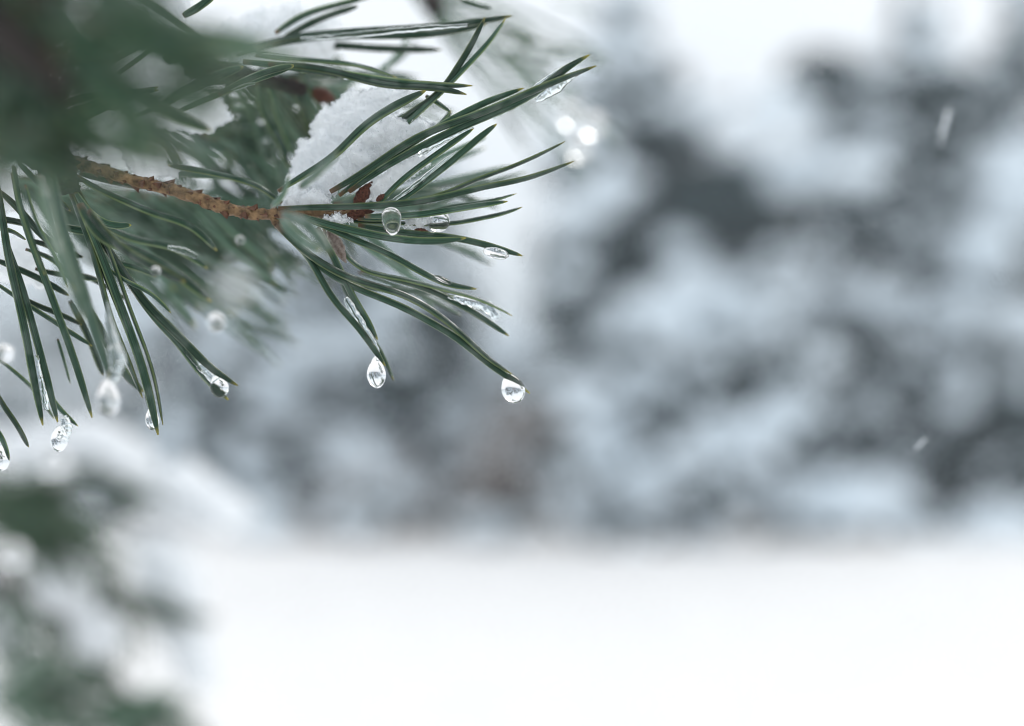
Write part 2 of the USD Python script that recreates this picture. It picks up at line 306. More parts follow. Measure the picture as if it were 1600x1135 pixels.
# ------------------------------------------------------------------ trees at the far edge of the snow
def spray(n, c, size, leaf, r):
    """n narrow needle sprays (two crossed blades each) in a flattened ellipsoid about c."""
    p = r.normal(size=(n, 3)); p /= np.linalg.norm(p, axis=1, keepdims=True); p *= r.uniform(0.25, 1, (n, 1)) ** 0.5
    p = p * size + c
    Rm = rots(n, r); L = leaf * r.uniform(0.6, 1.4, n)
    q = np.array([[-1, 0, 0], [-0.2, 0.24, 0.05], [1, 0, 0], [-0.2, -0.24, 0.05], [-0.2, 0, 0.3], [-0.2, 0, -0.2]])
    v = np.einsum('nij,kj->nki', Rm, q) * L[:, None, None] + p[:, None]
    f = np.array([[0, 3, 2], [0, 2, 1], [0, 5, 2], [0, 2, 4]])[None] + 6 * np.arange(n)[:, None, None]
    return v.reshape(-1, 3), f.reshape(-1, 3)
BV, BF = ball(2)
def lumps(n, c, size, rad, r):
    out = []
    for _ in range(n):
        o = r.normal(size=3); o /= np.linalg.norm(o); o *= r.uniform(0.1, 1)
        s = rad * r.uniform(0.6, 1.25)
        v = BV * (1 + 0.5 * (meshkit.fbm(BV * 1.7 + r.uniform(0, 99), 2) - 0.5))[:, None] * np.array([s * r.uniform(0.9, 1.6), s * r.uniform(0.9, 1.6), s * r.uniform(0.7, 1.05)])
        out.append((v + c + o * size, BF))
    return join(out)
def limb(p0, p1, r0, r1, n=6, sides=6, sag=0.0):
    t = np.linspace(0, 1, n)[:, None]; p = p0 + (p1 - p0) * t + np.array([0, 0, -sag]) * np.sin(t * math.pi)
    d = p[-1] - p[0]; d /= np.linalg.norm(d) + 1e-9; a = np.cross(d, [0.31, 0.2, 0.93] if abs(d[2]) < 0.9 else [1, 0, 0]); a /= np.linalg.norm(a); b = np.cross(d, a)
    an = np.arange(sides) * 2 * math.pi / sides; rr = r0 + (r1 - r0) * t
    v = p[:, None] + rr[:, :, None] * (np.cos(an)[None, :, None] * a + np.sin(an)[None, :, None] * b)
    i, j = np.meshgrid(np.arange(n - 1), np.arange(sides), indexing='ij')
    q = np.stack([i * sides + j, i * sides + (j + 1) % sides, (i + 1) * sides + (j + 1) % sides, (i + 1) * sides + j], -1).reshape(-1, 4)
    return v.reshape(-1, 3), np.vstack([q[:, [0, 1, 2]], q[:, [0, 2, 3]]])
class Tree:
    def __init__(s, name, px, D, top_py, label, seed, lean=0.0, trunk_r=0.11, cat='tree', leafmat=None):
        s.r = np.random.default_rng(seed); s.leaf = leafmat or FOLIAGE
        b = far(px, 640, D); b[2] = 0; top = far(px + lean, top_py, D); s.base, s.top, s.D = b, top, D
        s.t = Thing(name, b, label, cat)
        s.t.part('trunk', *limb(b + [0, 0, -0.2], top, trunk_r, trunk_r * 0.25, 14, 9), TRUNK, True)
    def bough(s, px, py, w, h, snow, D=None, dens=1.0):
        """A bough centred at a photo point, w x h photo pixels; snow 0..1 = its load."""
        D = D or s.D + s.r.uniform(-0.8, 0.8); c = far(px, py, D); k = D / FPX; size = np.array([w * k / 2, w * k / 2 * 0.8, h * k / 2])
        n = int(dens * (1 - 0.5 * snow) * np.clip(120 * (w / 100) * (h / 60), 60, 420))
        path = s.t.part('bough', *spray(n, c, size, 0.13, s.r), s.leaf, False)
        ax = s.base + (s.top - s.base) * np.clip((c[2] - s.base[2]) / max(s.top[2] - s.base[2], 0.1) - 0.02, 0.05, 0.97)
        s.t.part('limb', *limb(ax, c, 0.03, 0.01, 6, 5, 0.1), TRUNK, True, under=path)
        if snow > 0:
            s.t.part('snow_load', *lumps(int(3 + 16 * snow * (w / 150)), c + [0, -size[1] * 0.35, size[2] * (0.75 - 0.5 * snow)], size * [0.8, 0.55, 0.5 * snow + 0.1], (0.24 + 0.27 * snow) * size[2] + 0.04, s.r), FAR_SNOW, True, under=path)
            if snow < 0.7 or s.leaf is BEECH: s.t.part('twigs', *spray(int(40 + 60 * w / 100), c + [0, -size[1] * 0.45, 0], size * [1.0, 0.8, 1.0], 0.12, s.r), s.leaf, False, under=path, kind='stuff')
    def fill(s, n, y0, y1, half0, half1, snow=(0.1, 0.5), w=(90, 190)):
        """Random boughs between the heights y0 (top) and y1, spreading half0..half1 photo pixels from the trunk."""
        for _ in range(n):
            u = s.r.uniform(0, 1) ** 0.8; y = y0 + (y1 - y0) * u; hw = half0 + (half1 - half0) * u; a = s.r.uniform(0, 2 * math.pi); q = s.r.uniform(0.25, 1) ** 0.6
            x0 = 800 + (s.base[0] + (s.top[0] - s.base[0]) * (1 - u)) / s.D * FPX
            ww = s.r.uniform(*w) * (0.6 + 0.4 * u)
            sn = s.r.uniform(0.75, 1.0) if s.r.uniform() < snow[1] - 0.42 else s.r.uniform(0, 0.2)
            s.bough(x0 + math.cos(a) * q * hw, y, ww, ww * s.r.uniform(0.55, 0.95), sn, s.D + math.sin(a) * q * hw / FPX * s.D * 0.8)

t1 = Tree('snowy_spruce', 1075, 13.5, 30, 'dark snow-laden spruce with the blackest gap, right of the long needle tips', 11, lean=-60)
t1.fill(80, 90, 800, 50, 250, (0.4, 1.0), (45, 110))
for b in [(1130, 310, 190, 130, 0), (1090, 340, 160, 110, 0), (1010, 410, 170, 110, 0), (950, 435, 130, 90, 0), (900, 500, 70, 60, 0.0), (930, 540, 90, 60, 0.1), (1180, 360, 160, 90, 0), (960, 560, 160, 100, 0.05), (1000, 190, 110, 80, 0.05), (1290, 120, 130, 60, 0.1), (1060, 300, 130, 110, 0),
          (940, 330, 110, 80, 0.8), (930, 265, 150, 110, 0.3), (895, 390, 110, 110, 0.5), (960, 220, 140, 90, 0.25), (985, 120, 90, 110, 0.5), (1060, 200, 120, 90, 0.6), (1180, 270, 120, 60, 0.5), (1060, 385, 55, 90, 1.0), (1085, 465, 120, 80, 1.0), (1015, 500, 100, 80, 1.0), (1140, 515, 110, 70, 1.0), (1060, 525, 90, 60, 1.0), (1150, 455, 80, 50, 0.9), (1100, 560, 80, 50, 0.8), (1290, 290, 170, 70, 0.9), (1220, 300, 120, 60, 0.8), (1190, 590, 170, 90, 0.1), (1090, 740, 150, 110, 0.15), (1190, 690, 130, 80, 0.9), (1120, 690, 110, 70, 0.8), (930, 720, 110, 70, 0.8), (1000, 760, 120, 70, 0.8), (1240, 640, 110, 60, 0.8), (900, 620, 100, 60, 0.7), (1000, 600, 90, 60, 0.7), (1040, 640, 160, 90, 0.2)]:
    t1.bough(*b, D=12.6 if b[4] > 0.5 else 12.9)
t1.bough(905, 440, 50, 40, 0.8, D=12.6)
for b in [(1140, 300, 110, 80, 0), (1085, 330, 90, 60, 0)]: t1.bough(*b, D=12.2, dens=1.1)
t2 = Tree('snowy_spruce', 1455, 15.0, -120, 'tall thin-topped spruce at the right, its stem crossing the white sky', 12, lean=-45, trunk_r=0.16)
t2.fill(84, 110, 820, 110, 260, (0.5, 1.0), (45, 110))
for b in [(1480, 160, 150, 100, 0.0), (1360, 190, 160, 90, 0.5), (1330, 250, 150, 80, 0.6), (1430, 330, 160, 90, 0.3), (1330, 350, 150, 80, 0.3), (1420, 400, 130, 80, 0.4), (1580, 140, 120, 70, 0.4), (1490, 240, 140, 90, 0.05), (1400, 140, 120, 80, 0.2), (1540, 180, 110, 70, 0.2), (1560, 280, 140, 100, 1.0), (1590, 330, 110, 90, 1.0), (1520, 395, 150, 110, 1.0), (1350, 480, 130, 90, 0.9), (1500, 510, 240, 80, 1.0), (1590, 520, 180, 80, 1.0), (1470, 710, 110, 130, 0.0), (1570, 650, 150, 110, 0.05), (1290, 535, 130, 80, 0.05), (1410, 260, 150, 80, 0.4), (1320, 190, 100, 70, 0.3), (1390, 600, 170, 80, 0.3), (1340, 660, 140, 80, 0.6), (1570, 740, 130, 80, 0.1)]:
    t2.bough(*b, D=14.0)
t3 = Tree('snowy_spruce', 740, 17.0, 440, 'low grey-green spruce seen between the two hanging drops', 13, trunk_r=0.08)
t3.fill(44, 490, 800, 60, 170, (0.4, 1.1), (60, 130))
t4 = Tree('snowy_spruce', 500, 17.5, 330, 'grey spruce half hidden behind the fan of needle tips', 14, trunk_r=0.1)
t4.fill(50, 380, 800, 70, 200, (0.35, 1.05), (60, 130))
for b in [(630, 615, 90, 80, 1.0), (570, 560, 80, 60, 0.9), (480, 560, 90, 60, 0.9), (450, 640, 90, 70, 0.8), (700, 640, 90, 70, 0.9), (760, 570, 80, 60, 0.9), (350, 540, 90, 60, 0.8), (520, 690, 80, 60, 0.8), (420, 480, 80, 60, 0.8), (820, 560, 90, 70, 0.8), (660, 480, 90, 60, 0.8), (540, 460, 80, 60, 0.0), (680, 560, 90, 70, 0.0), (450, 730, 110, 90, 0.0), (340, 620, 110, 90, 0.0), (880, 690, 80, 70, 0.6)]:
    t4.bough(*b, D=15.6)
t5 = Tree('snowy_spruce', 300, 16.5, 380, 'dim spruce behind the hanging left needles', 15, trunk_r=0.1)
t5.fill(40, 420, 800, 70, 190, (0.35, 0.95), (60, 130))
t6 = Tree('bare_trunk_pine', 655, 15.5, 420, 'brown pine trunk standing at the edge of the snow below the drops', 16, trunk_r=0.15, cat='tree')
t6.fill(8, 440, 640, 60, 120, (0.0, 0.3))
for i, (px, top, D, label) in enumerate([(810, 640, 14.8, 'pinkish brown leafy bush right of the pine trunk'), (585, 700, 14.6, 'pinkish brown leafy bush left of the pine trunk, dusted with snow')]):
    t = Tree('brown_leaf_bush', px, D, top, label, 30 + i, trunk_r=0.03, cat='bush', leafmat=BEECH)
    t.fill(11, top, 810, 30, 75, (0.4, 0.9), (70, 120))
# small tufts of snow caught all over the trees, except where the inner branches stay bare
BARE = [(1130, 310, 110, 75), (1040, 370, 90, 60), (950, 440, 80, 70), (900, 520, 60, 60), (1480, 160, 90, 60), (1470, 250, 70, 60), (1470, 715, 60, 80), (1570, 650, 60, 60), (1200, 590, 80, 50), (1000, 190, 60, 60), (660, 780, 50, 60)]
for t, x0, x1, y0, y1, n in [(t1, 880, 1300, 150, 820, 130), (t2, 1250, 1620, 120, 820, 120), (t3, 640, 860, 520, 820, 60), (t4, 330, 660, 430, 820, 90), (t5, 250, 450, 450, 820, 50)]:
    out = []
    for _ in range(n):
        D = t.D + t.r.uniform(-1.9, -0.6); qx, qy = t.r.uniform(x0, x1), t.r.uniform(y0, y1)
        if any(((qx - ex) / ew) ** 2 + ((qy - ey) / eh) ** 2 < 1 for ex, ey, ew, eh in BARE): continue
        c = far(qx, qy, D); out.append(lumps(1, c, np.array([0.05, 0.05, 0.03]), t.r.uniform(0.05, 0.13), t.r))
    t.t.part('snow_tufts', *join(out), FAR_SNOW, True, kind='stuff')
# snow-bent bushes along the foot of the trees
for i, (px, py, w, h, D, label) in enumerate([
    (1320, 775, 220, 120, 12.6, 'largest and brightest snow-buried bush under the right spruce'), (1195, 770, 150, 110, 13.0, 'round snow-covered bush left of the brightest one'),
    (1060, 820, 170, 70, 12.8, 'low snow hump in front of the dark spruce'), (920, 795, 150, 100, 13.4, 'snow-covered bush right of the brown bush'), (1545, 815, 170, 90, 12.8, 'snow-covered bush at the right edge of the picture'),
    (1430, 835, 140, 50, 12.4, 'small snow hump between the brightest bush and the right edge')]):
    t = Thing('snowy_bush', far(px, 640, D) * [1, 1, 0], label, 'bush'); r = np.random.default_rng(50 + i); k = D / FPX; c = far(px, py, D); s = np.array([w * k / 2, w * k / 2.6, h * k / 2])
    st = t.part('stem', *limb(far(px, 640, D) * [1, 1, 0], c, 0.03, 0.015), TRUNK, True)
    t.part('foliage', *spray(120, c - [0, 0, s[2] * 0.2], s * [0.95, 0.9, 0.8], 0.13, r), FOLIAGE, False, kind='stuff')
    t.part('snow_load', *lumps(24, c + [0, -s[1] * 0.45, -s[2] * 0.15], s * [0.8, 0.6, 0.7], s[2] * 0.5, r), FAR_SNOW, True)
for i, (px, py, w, h, D, label) in enumerate([(560, 800, 150, 60, 13.6, 'low snow hump left of the brown pine trunk'), (760, 815, 160, 60, 13.6, 'low snow hump right of the brown pine trunk'), (420, 800, 150, 80, 13.8, 'snow-covered bush at the end of the lower bough'), (1250, 845, 160, 40, 12.2, 'flat snow hump in front of the brightest bush'), (985, 840, 160, 45, 12.3, 'flat snow hump in front of the dark spruce, left of the low one')]):
    t = Thing('snowy_bush', far(px, 640, D) * [1, 1, 0], label, 'bush'); r = np.random.default_rng(80 + i); k = D / FPX; c = far(px, py, D); s = np.array([w * k / 2, w * k / 2.6, h * k / 2])
    t.part('stem', *limb(far(px, 640, D) * [1, 1, 0], c, 0.03, 0.015), TRUNK, True)
    t.part('foliage', *spray(90, c, s * [0.95, 0.9, 0.8], 0.13, r), FOLIAGE, False, kind='stuff')
    t.part('snow_load', *lumps(16, c + [0, -s[1] * 0.4, -s[2] * 0.1], s * [0.8, 0.6, 0.7], s[2] * 0.55, r), FAR_SNOW, True)
# the wood behind them
def far_tree(seed, label):
    r = np.random.default_rng(seed); t = Thing('far_spruce', (0, 0, 0), label, 'tree', 'hazy spruces of the wood behind')
    H = 7.0; t.part('trunk', *limb(np.array([0, 0, -0.3]), np.array([0, 0, H]), 0.14, 0.02, 8, 7), TRUNK, True)
    fol, sn = [], []
    for k in range(44):
        u = r.uniform(0, 1); z = 0.5 + (H - 0.6) * u; R = (1 - u) * 1.7 + 0.15; a = r.uniform(0, 6.28); q = r.uniform(0.3, 0.95); c = np.array([math.cos(a) * R * q, math.sin(a) * R * q, z])
        fol.append(spray(70, c, np.array([0.5, 0.5, 0.25]) * (0.5 + 0.7 * (1 - u)), 0.14, r))
        sn.append(lumps(2, c + [0, 0, 0.15], np.array([0.3, 0.3, 0.06]), 0.17, r))
    t.part('crown', *join(fol), FOLIAGE, False, kind='stuff'); t.part('snow_load', *join(sn), FAR_SNOW, True, kind='stuff')
    return t
FT = [far_tree(71, 'hazy snow-dusted spruce of the wood behind'), far_tree(72, 'hazy snow-dusted spruce of the wood behind')]
r = np.random.default_rng(5); first = [True, True]
for i in range(26):
    D = r.uniform(22, 42); px = -150 + 1900 * (i + r.uniform(0.1, 0.9)) / 26; j = i % 2
    loc = far(px, 640, D) * [1, 1, 0]; sc = r.uniform(0.5, 0.75) if 680 < px < 900 else r.uniform(0.6, 1.0)
    if first[j]:
        first[j] = False
        x = UsdGeom.Xformable(FT[j].prim); x.ClearXformOpOrder(); x.GetPrim().GetAttribute('xformOp:translate').Set(Gf.Vec3d(*map(float, loc))); x.SetXformOpOrder([UsdGeom.XformOp(x.GetPrim().GetAttribute('xformOp:translate'))])
    else:
        copy_of(FT[j], loc, r.uniform(0, 360), sc, 'hazy snow-dusted spruce of the wood behind', 'hazy spruces of the wood behind')

for px, D, sc, lb in [(975, 27, 1.32, 'pale tall spruce behind, rising to the top edge left of the white sky'), (1445, 25, 1.2, 'pale tall spruce of the wood behind, right of the white sky'), (1610, 29, 1.45, 'pale tall spruce of the wood behind at the right edge of the picture')]:
    copy_of(FT[0], far(px, 640, D) * [1, 1, 0], px, sc, lb)

# ------------------------------------------------------------------ the main branch: twig, buds, needles in focus
main = Thing('pine_branch', to_world([mm(-20, 215, 10)])[0], 'sharp pine branch with brown scaly twig ending in a fan of long green needles', 'pine branch')
TW = [(-20, 212, 16), (60, 234, 10), (117, 254, 4), (165, 268, 2), (216, 285, 1), (270, 297, 0), (324, 315, 0), (375, 331, 0), (418, 334, 0), (470, 334, 1), (530, 334, 2), (572, 328, 3)]
TR = np.array([13, 13, 11, 10, 9.3, 9.2, 9.8, 10, 9.2, 7, 6, 5]) * MM
twig = main.part('twig', *(lambda m: (to_world(m[0]), m[1]))(rod([mm(*p) for p in TW], TR, 150, 1.3, 3)[:2]), TWIG, True)
def pegs(axis, radius, n, seed, t0=0.0, t1=1.0, size=1.0):
    r = np.random.default_rng(seed); ax = spline([mm(*a) for a in axis], 200); out = []
    tan = np.gradient(ax, axis=0); tan /= np.linalg.norm(tan, axis=1, keepdims=True)
    for k in range(n):
        i = int((t0 + (t1 - t0) * (k + r.uniform(0, 1)) / n) * 199); a = k * 2.4 + r.uniform(-0.3, 0.3)
        s = np.cross(tan[i], [0, 0, -1.0]); s /= np.linalg.norm(s); b = np.cross(s, tan[i]); nrm = s * math.cos(a) + b * math.sin(a); sd = np.cross(tan[i], nrm)
        R = np.interp(i / 199, np.linspace(0, 1, len(radius)), radius); p = ax[i] + nrm * R * 0.82; z = size * r.uniform(0.5, 1.3)
        q = [p - tan[i] * 1.1 * z, p + sd * 0.55 * z, p + tan[i] * 0.35 * z, p - sd * 0.55 * z, p + nrm * 0.75 * z + tan[i] * 0.3 * z, p + nrm * 0.35 * z - tan[i] * 0.45 * z]
        out.append((np.array(q), np.array([[0, 1, 5], [1, 4, 5], [1, 2, 4], [2, 3, 4], [3, 5, 4], [3, 0, 5]])))
    return join(out)
v, f = pegs(TW, TR, 78, 5, 0.12, 0.80, 1.2); main.part('bark_scales', to_world(v), f, PEG, 30, under=twig, kind='stuff')
bud(main, 568, 303, 2, 48, 20, math.radians(54)); bud(main, 552, 333, 3, 66, 22, math.radians(4)); bud(main, 527, 385, 4, 60, 20, math.radians(-62), mat=GREYSTEM)
bud(main, 596, 309, 0, 20, 10, math.radians(35)); bud(main, 660, 362, 2, 26, 10, math.radians(-10)); bud(main, 434, 352, 0, 40, 12, math.radians(-50), mat=TWIG)
MAIN = [  # points in the photo, z at base and tip (mm), width (photo px)
    ([(516, 300), (570, 268), (647, 218), (752, 176), (858, 131), (932, 103)], -1, -2, 14),
    ([(545, 300), (600, 262), (665, 226), (725, 197), (790, 169), (840, 142), (893, 102), (921, 86)], 1, -1, 14),
    ([(530, 306), (620, 240), (690, 196), (760, 160), (818, 138)], 2, 1, 12),
    ([(435, 300), (480, 272), (523, 243), (569, 199), (620, 165), (665, 142)], -4, 0, 18),
    ([(570, 250), (633, 183), (689, 141), (712, 110), (738, 67), (758, 27)], 6, 3, 12),
    ([(585, 242), (648, 182), (694, 140), (728, 105), (763, 67), (790, 29)], 5, 4, 12),
    ([(586, 325), (625, 285), (665, 254), (700, 229), (740, 201)], 0, 0, 12),
    ([(610, 322), (648, 297), (682, 271), (717, 243), (752, 213), (776, 194)], 1, 1, 12),
    ([(560, 323), (630, 316), (690, 303), (740, 282), (788, 264), (840, 242), (883, 221)], 2, 1, 12),
    ([(435, 326), (510, 324), (590, 321), (680, 310), (752, 293), (823, 278), (860, 266), (897, 252)], -2, -1, 13),
    ([(559, 343), (647, 338), (717, 322), (770, 314), (807, 303)], 2, 4, 11),
    ([(570, 338), (650, 336), (720, 326), (793, 315)], 0, 1, 12),
    ([(540, 346), (640, 350), (703, 350), (752, 342), (790, 333), (816, 324)], 3, 6, 11),
    ([(465, 336), (510, 350), (559, 362), (647, 376), (690, 376), (728, 372)], -1, -1, 14),
    ([(560, 352), (626, 363), (703, 371), (752, 381), (816, 400)], 2, 1, 12),
    ([(473, 341), (510, 355), (543, 370), (606, 397), (654, 423), (700, 444), (745, 452)], 0, 0, 12),
    ([(525, 370), (540, 398), (565, 420), (622, 436), (686, 452), (749, 470), (800, 494)], 4, 7, 13),
    ([(565, 422), (630, 440), (690, 462), (749, 494), (795, 525)], 5, 9, 11),
    ([(432, 352), (486, 400), (559, 439), (628, 461), (679, 489), (733, 534), (775, 570), (800, 585)], -1, 1, 15),
    ([(448, 368), (495, 413), (552, 448), (622, 477), (670, 502), (717, 531), (760, 565), (800, 594), (828, 615)], 0, 2, 13),
    ([(455, 372), (482, 404), (521, 467), (559, 511), (584, 545), (602, 572)], 0, 0, 12),
    ([(496, 356), (515, 390), (527, 413), (552, 464), (578, 508), (590, 531)], 1, 0, 13),
    ([(505, 356), (530, 430), (570, 510), (600, 560), (615, 594)], 8, 14, 10),
    ([(560, 425), (600, 440), (660, 462), (720, 492)], 22, 26, 11),
    ([(560, 450), (640, 455), (700, 458)], 16, 20, 11),
    ([(600, 215), (640, 180), (680, 200), (706, 175)], 14, 16, 10),
    ([(640, 190), (676, 200), (705, 172)], 10, 10, 9),
    ([(665, 150), (685, 162), (704, 176)], 6, 7, 10),
    ([(640, 272), (700, 240), (760, 215)], 16, 20, 9), ([(655, 330), (730, 300), (770, 285)], 20, 25, 9),
    ([(440, 345), (470, 375), (500, 392)], -22, -30, 16), ([(442, 335), (480, 352), (515, 398)], -26, -36, 18),
    ([(470, 292), (500, 268), (530, 240)], -20, -34, 15), ([(425, 322), (445, 300), (452, 275)], -14, -22, 12),
    ([(440, 318), (410, 296), (350, 275), (262, 258)], 10, 6, 12),
    ([(430, 310), (400, 290), (330, 275), (260, 270)], 14, 10, 11),
]
for i, (p, z0, z1, w) in enumerate(MAIN):
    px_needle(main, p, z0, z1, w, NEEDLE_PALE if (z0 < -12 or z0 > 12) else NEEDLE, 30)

tuft(main, [(470, 335, 8), (575, 326, 14)], 16, (-42, 48), (26, 46), (0.6, 1.2), mat=NEEDLE_PALE, seed=22)

# ------------------------------------------------------------------ the dark shoot on the left with hanging needles
left = Thing('pine_branch', to_world([mm(60, 225, 4)])[0], 'dark pine shoot at the left with long needles hanging straight down', 'pine branch')
LX = [(20, 205, 10), (60, 232, 2), (95, 262, -2), (112, 300, -3)]
v, f, _ = rod([mm(*p) for p in LX], np.array([30, 32, 27, 12]) * MM, 40, 1.6, 9); ltw = left.part('twig', to_world(v), f, DARKBARK, True)
v, f = pegs(LX, np.array([30, 32, 27, 12]) * MM, 36, 8, 0.2, 1.0, 1.8); left.part('bark_scales', to_world(v), f, DARKBARK, 30, under=ltw, kind='stuff')
LEFT = [
    ([(110, 300), (150, 408), (176, 500), (200, 560), (223, 622)], 0, 3, 16),
    ([(116, 300), (159, 402), (192, 489), (225, 585), (247, 680)], 0, 0, 15), ([(122, 295), (168, 384), (207, 489), (240, 581), (255, 665)], 1, 1, 14),
    ([(150, 400), (180, 470), (215, 560), (243, 655)], 2, 1, 9),
    ([(122, 300), (150, 360), (186, 416), (228, 474), (288, 534), (330, 575), (372, 603)], 1, 6, 15), ([(200, 440), (245, 500), (282, 541), (315, 583), (357, 625)], 3, 8, 13),
    ([(168, 420), (200, 440), (226, 453), (252, 472), (267, 489)], 1, 1, 10),
    ([(20, 270), (33, 330), (60, 408), (90, 489), (121, 578), (144, 653)], -3, -4, 13),
    ([(-8, 270), (2, 330), (14, 405), (33, 489), (50, 578), (67, 665)], -2, -1, 14), ([(0, 330), (6, 366), (27, 428), (48, 498), (70, 580), (90, 660)], -1, 0, 13),
    ([(70, 270), (78, 330), (99, 402), (115, 450), (128, 500)], -32, -44, 17), ([(80, 270), (95, 340), (112, 400), (140, 490), (172, 590)], -20, -24, 17), ([(60, 280), (75, 340), (88, 390), (110, 455)], -38, -48, 18),
    ([(22, 262), (30, 310), (48, 370), (70, 430)], -12, -14, 11), ([(40, 290), (60, 350), (85, 400), (105, 450)], -10, -12, 11),
    ([(-10, 405), (20, 417), (60, 435), (108, 462)], 4, 6, 11), ([(-10, 440), (45, 477), (96, 510), (144, 541)], 3, 5, 10), ([(30, 463), (60, 478), (100, 494), (128, 508)], 5, 7, 10),
    ([(-20, 338), (6, 343), (40, 350), (60, 356)], 2, 3, 12), ([(-20, 352), (4, 357), (25, 364), (41, 375)], 1, 1, 11), ([(44, 376), (70, 382), (100, 394), (130, 402)], 3, 8, 11), ([(40, 390), (80, 405), (120, 430), (155, 438)], 5, 8, 11),
    ([(55, 420), (90, 428), (130, 432), (155, 438)], 6, 9, 10), ([(100, 355), (140, 362), (160, 362)], 5, 8, 14),
    ([(120, 276), (150, 294), (195, 315), (240, 334), (300, 356), (339, 392)], 2, 14, 15), ([(124, 272), (170, 282), (230, 292)], 10, 16, 12),
    ([(118, 300), (145, 336), (168, 350), (205, 352)], -2, 0, 13),
    ([(130, 335), (168, 356), (210, 374), (270, 388), (324, 420)], 8, 18, 14), ([(125, 320), (162, 372), (210, 393), (270, 425), (330, 472)], -10, -18, 22), ([(140, 330), (190, 385), (240, 415), (290, 440)], -12, -20, 20),
    ([(180, 410), (215, 420), (243, 432)], 8, 10, 10), ([(128, 430), (170, 450), (200, 470)], 10, 12, 10),
    ([(-10, 555), (25, 582), (51, 606), (85, 655)], 6, 9, 11), ([(60, 590), (90, 634), (122, 666)], 8, 5, 10),
    ([(-8, 610), (10, 640), (24, 660), (45, 699)], 2, 2, 12), ([(-6, 670), (6, 692), (14, 720)], 0, 0, 10),
    ([(135, 480), (163, 527), (197, 585), (224, 612)], 9, 12, 18), ([(110, 470), (141, 533), (161, 587)], 12, 14, 14), ([(90, 530), (102, 570), (110, 600)], 6, 8, 6),
    ([(0, 300), (20, 318), (45, 345), (60, 362), (110, 400)], 0, 2, 13), ([(30, 255), (60, 285), (95, 315), (110, 330)], 2, 4, 12),
]
for p, z0, z1, w in LEFT:
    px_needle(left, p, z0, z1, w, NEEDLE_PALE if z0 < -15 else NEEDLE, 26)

# ------------------------------------------------------------------ the upper shoot just behind, with tips above the snow
upper = Thing('pine_branch', to_world([mm(300, 95, 30)])[0], 'pine shoot just above and behind the snow, its needles pointing right', 'pine branch')
v, f, _ = rod([mm(250, 90, 42), mm(330, 108, 36), mm(430, 130, 30), mm(475, 140, 28)], np.array([22, 20, 17, 10]) * MM, 40, 1.2, 19); upper.part('twig', to_world(v), f, DARKBARK, True)
bud(upper, 505, 150, 34, 44, 24, math.radians(-18), mat=BUD)
UP = [
    ([(380, 96), (488, 109), (576, 122), (654, 131), (738, 134)], 10, 2, 15), ([(420, 100), (520, 112), (600, 132), (680, 138), (729, 148)], 9, 1, 15), ([(400, 85), (480, 95), (560, 104), (620, 122)], 16, 9, 14),
    ([(370, 84), (440, 62), (506, 53), (576, 48), (700, 40), (800, 25)], 24, 14, 13), ([(400, 80), (480, 60), (590, 56), (700, 50), (760, 38)], 26, 16, 13), ([(390, 90), (470, 72), (580, 75), (690, 78)], 34, 30, 13),
    ([(342, 148), (390, 123), (425, 110), (459, 102)], 2, -2, 12), ([(270, 178), (330, 152), (390, 128), (459, 104)], 6, 0, 11),
    ([(240, 172), (330, 122), (380, 104)], 8, 6, 15), ([(210, 182), (300, 140), (380, 106)], 10, 6, 12),
    ([(185, 116), (212, 97), (240, 76)], -1, -2, 14), ([(165, 100), (192, 86), (222, 70)], 0, -4, 12), ([(286, 25), (306, 14), (336, -8)], 2, 2, 14),
    ([(430, 52), (470, 26), (540, 4), (600, -14)], 20, 26, 13), ([(440, 62), (500, 30), (560, 10)], 22, 24, 12), ([(720, 0), (745, 8), (768, 14)], 24, 26, 8),
    ([(470, 110), (490, 150), (510, 190), (520, 230)], 32, 38, 14), ([(455, 120), (470, 165), (490, 215)], 34, 40, 15), ([(420, 130), (440, 190), (462, 240)], 30, 40, 15), ([(400, 130), (415, 180), (440, 230), (450, 260)], 28, 34, 15),
]
for p, z0, z1, w in UP:
    px_needle(upper, p, z0, z1, w, NEEDLE, 24)
tuft(upper, [(330, 105, 40), (475, 140, 34)], 46, (-75, 50), (24, 40), (0.3, 1.1), mat=NEEDLE_PALE, seed=21)

# ------------------------------------------------------------------ blurred shoots of the same tree, behind and before
back = Thing('pine_branch', to_world([mm(60, 300, 70)])[0], 'blurred pine shoot behind the brown twig, needles slanting down to the right', 'pine branch')
v, f, _ = rod([mm(-80, 250, 80), mm(60, 290, 70), mm(170, 320, 66)], np.array([16, 14, 10]) * MM, 24, 0.8, 4); back.part('twig', to_world(v), f, DARKBARK, True)
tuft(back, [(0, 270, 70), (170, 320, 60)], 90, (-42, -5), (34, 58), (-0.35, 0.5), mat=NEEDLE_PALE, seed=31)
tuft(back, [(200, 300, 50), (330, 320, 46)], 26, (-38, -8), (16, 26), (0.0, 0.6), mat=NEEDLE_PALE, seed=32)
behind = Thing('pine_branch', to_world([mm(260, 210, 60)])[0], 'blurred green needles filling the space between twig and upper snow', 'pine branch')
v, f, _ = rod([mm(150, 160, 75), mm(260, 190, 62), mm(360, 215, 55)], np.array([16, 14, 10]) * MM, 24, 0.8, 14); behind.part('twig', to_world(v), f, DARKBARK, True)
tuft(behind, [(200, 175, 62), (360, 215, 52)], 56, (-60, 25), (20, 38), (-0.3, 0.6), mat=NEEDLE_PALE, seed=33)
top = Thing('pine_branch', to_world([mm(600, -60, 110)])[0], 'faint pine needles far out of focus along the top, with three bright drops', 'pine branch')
v, f, _ = rod([mm(480, -90, 160), mm(600, -60, 150), mm(668, -20, 130), mm(678, 14, 120)], np.array([16, 15, 18, 14]) * MM * 1.5, 24, 0.8, 24); top.part('twig', to_world(v), f, DARKBARK, True)
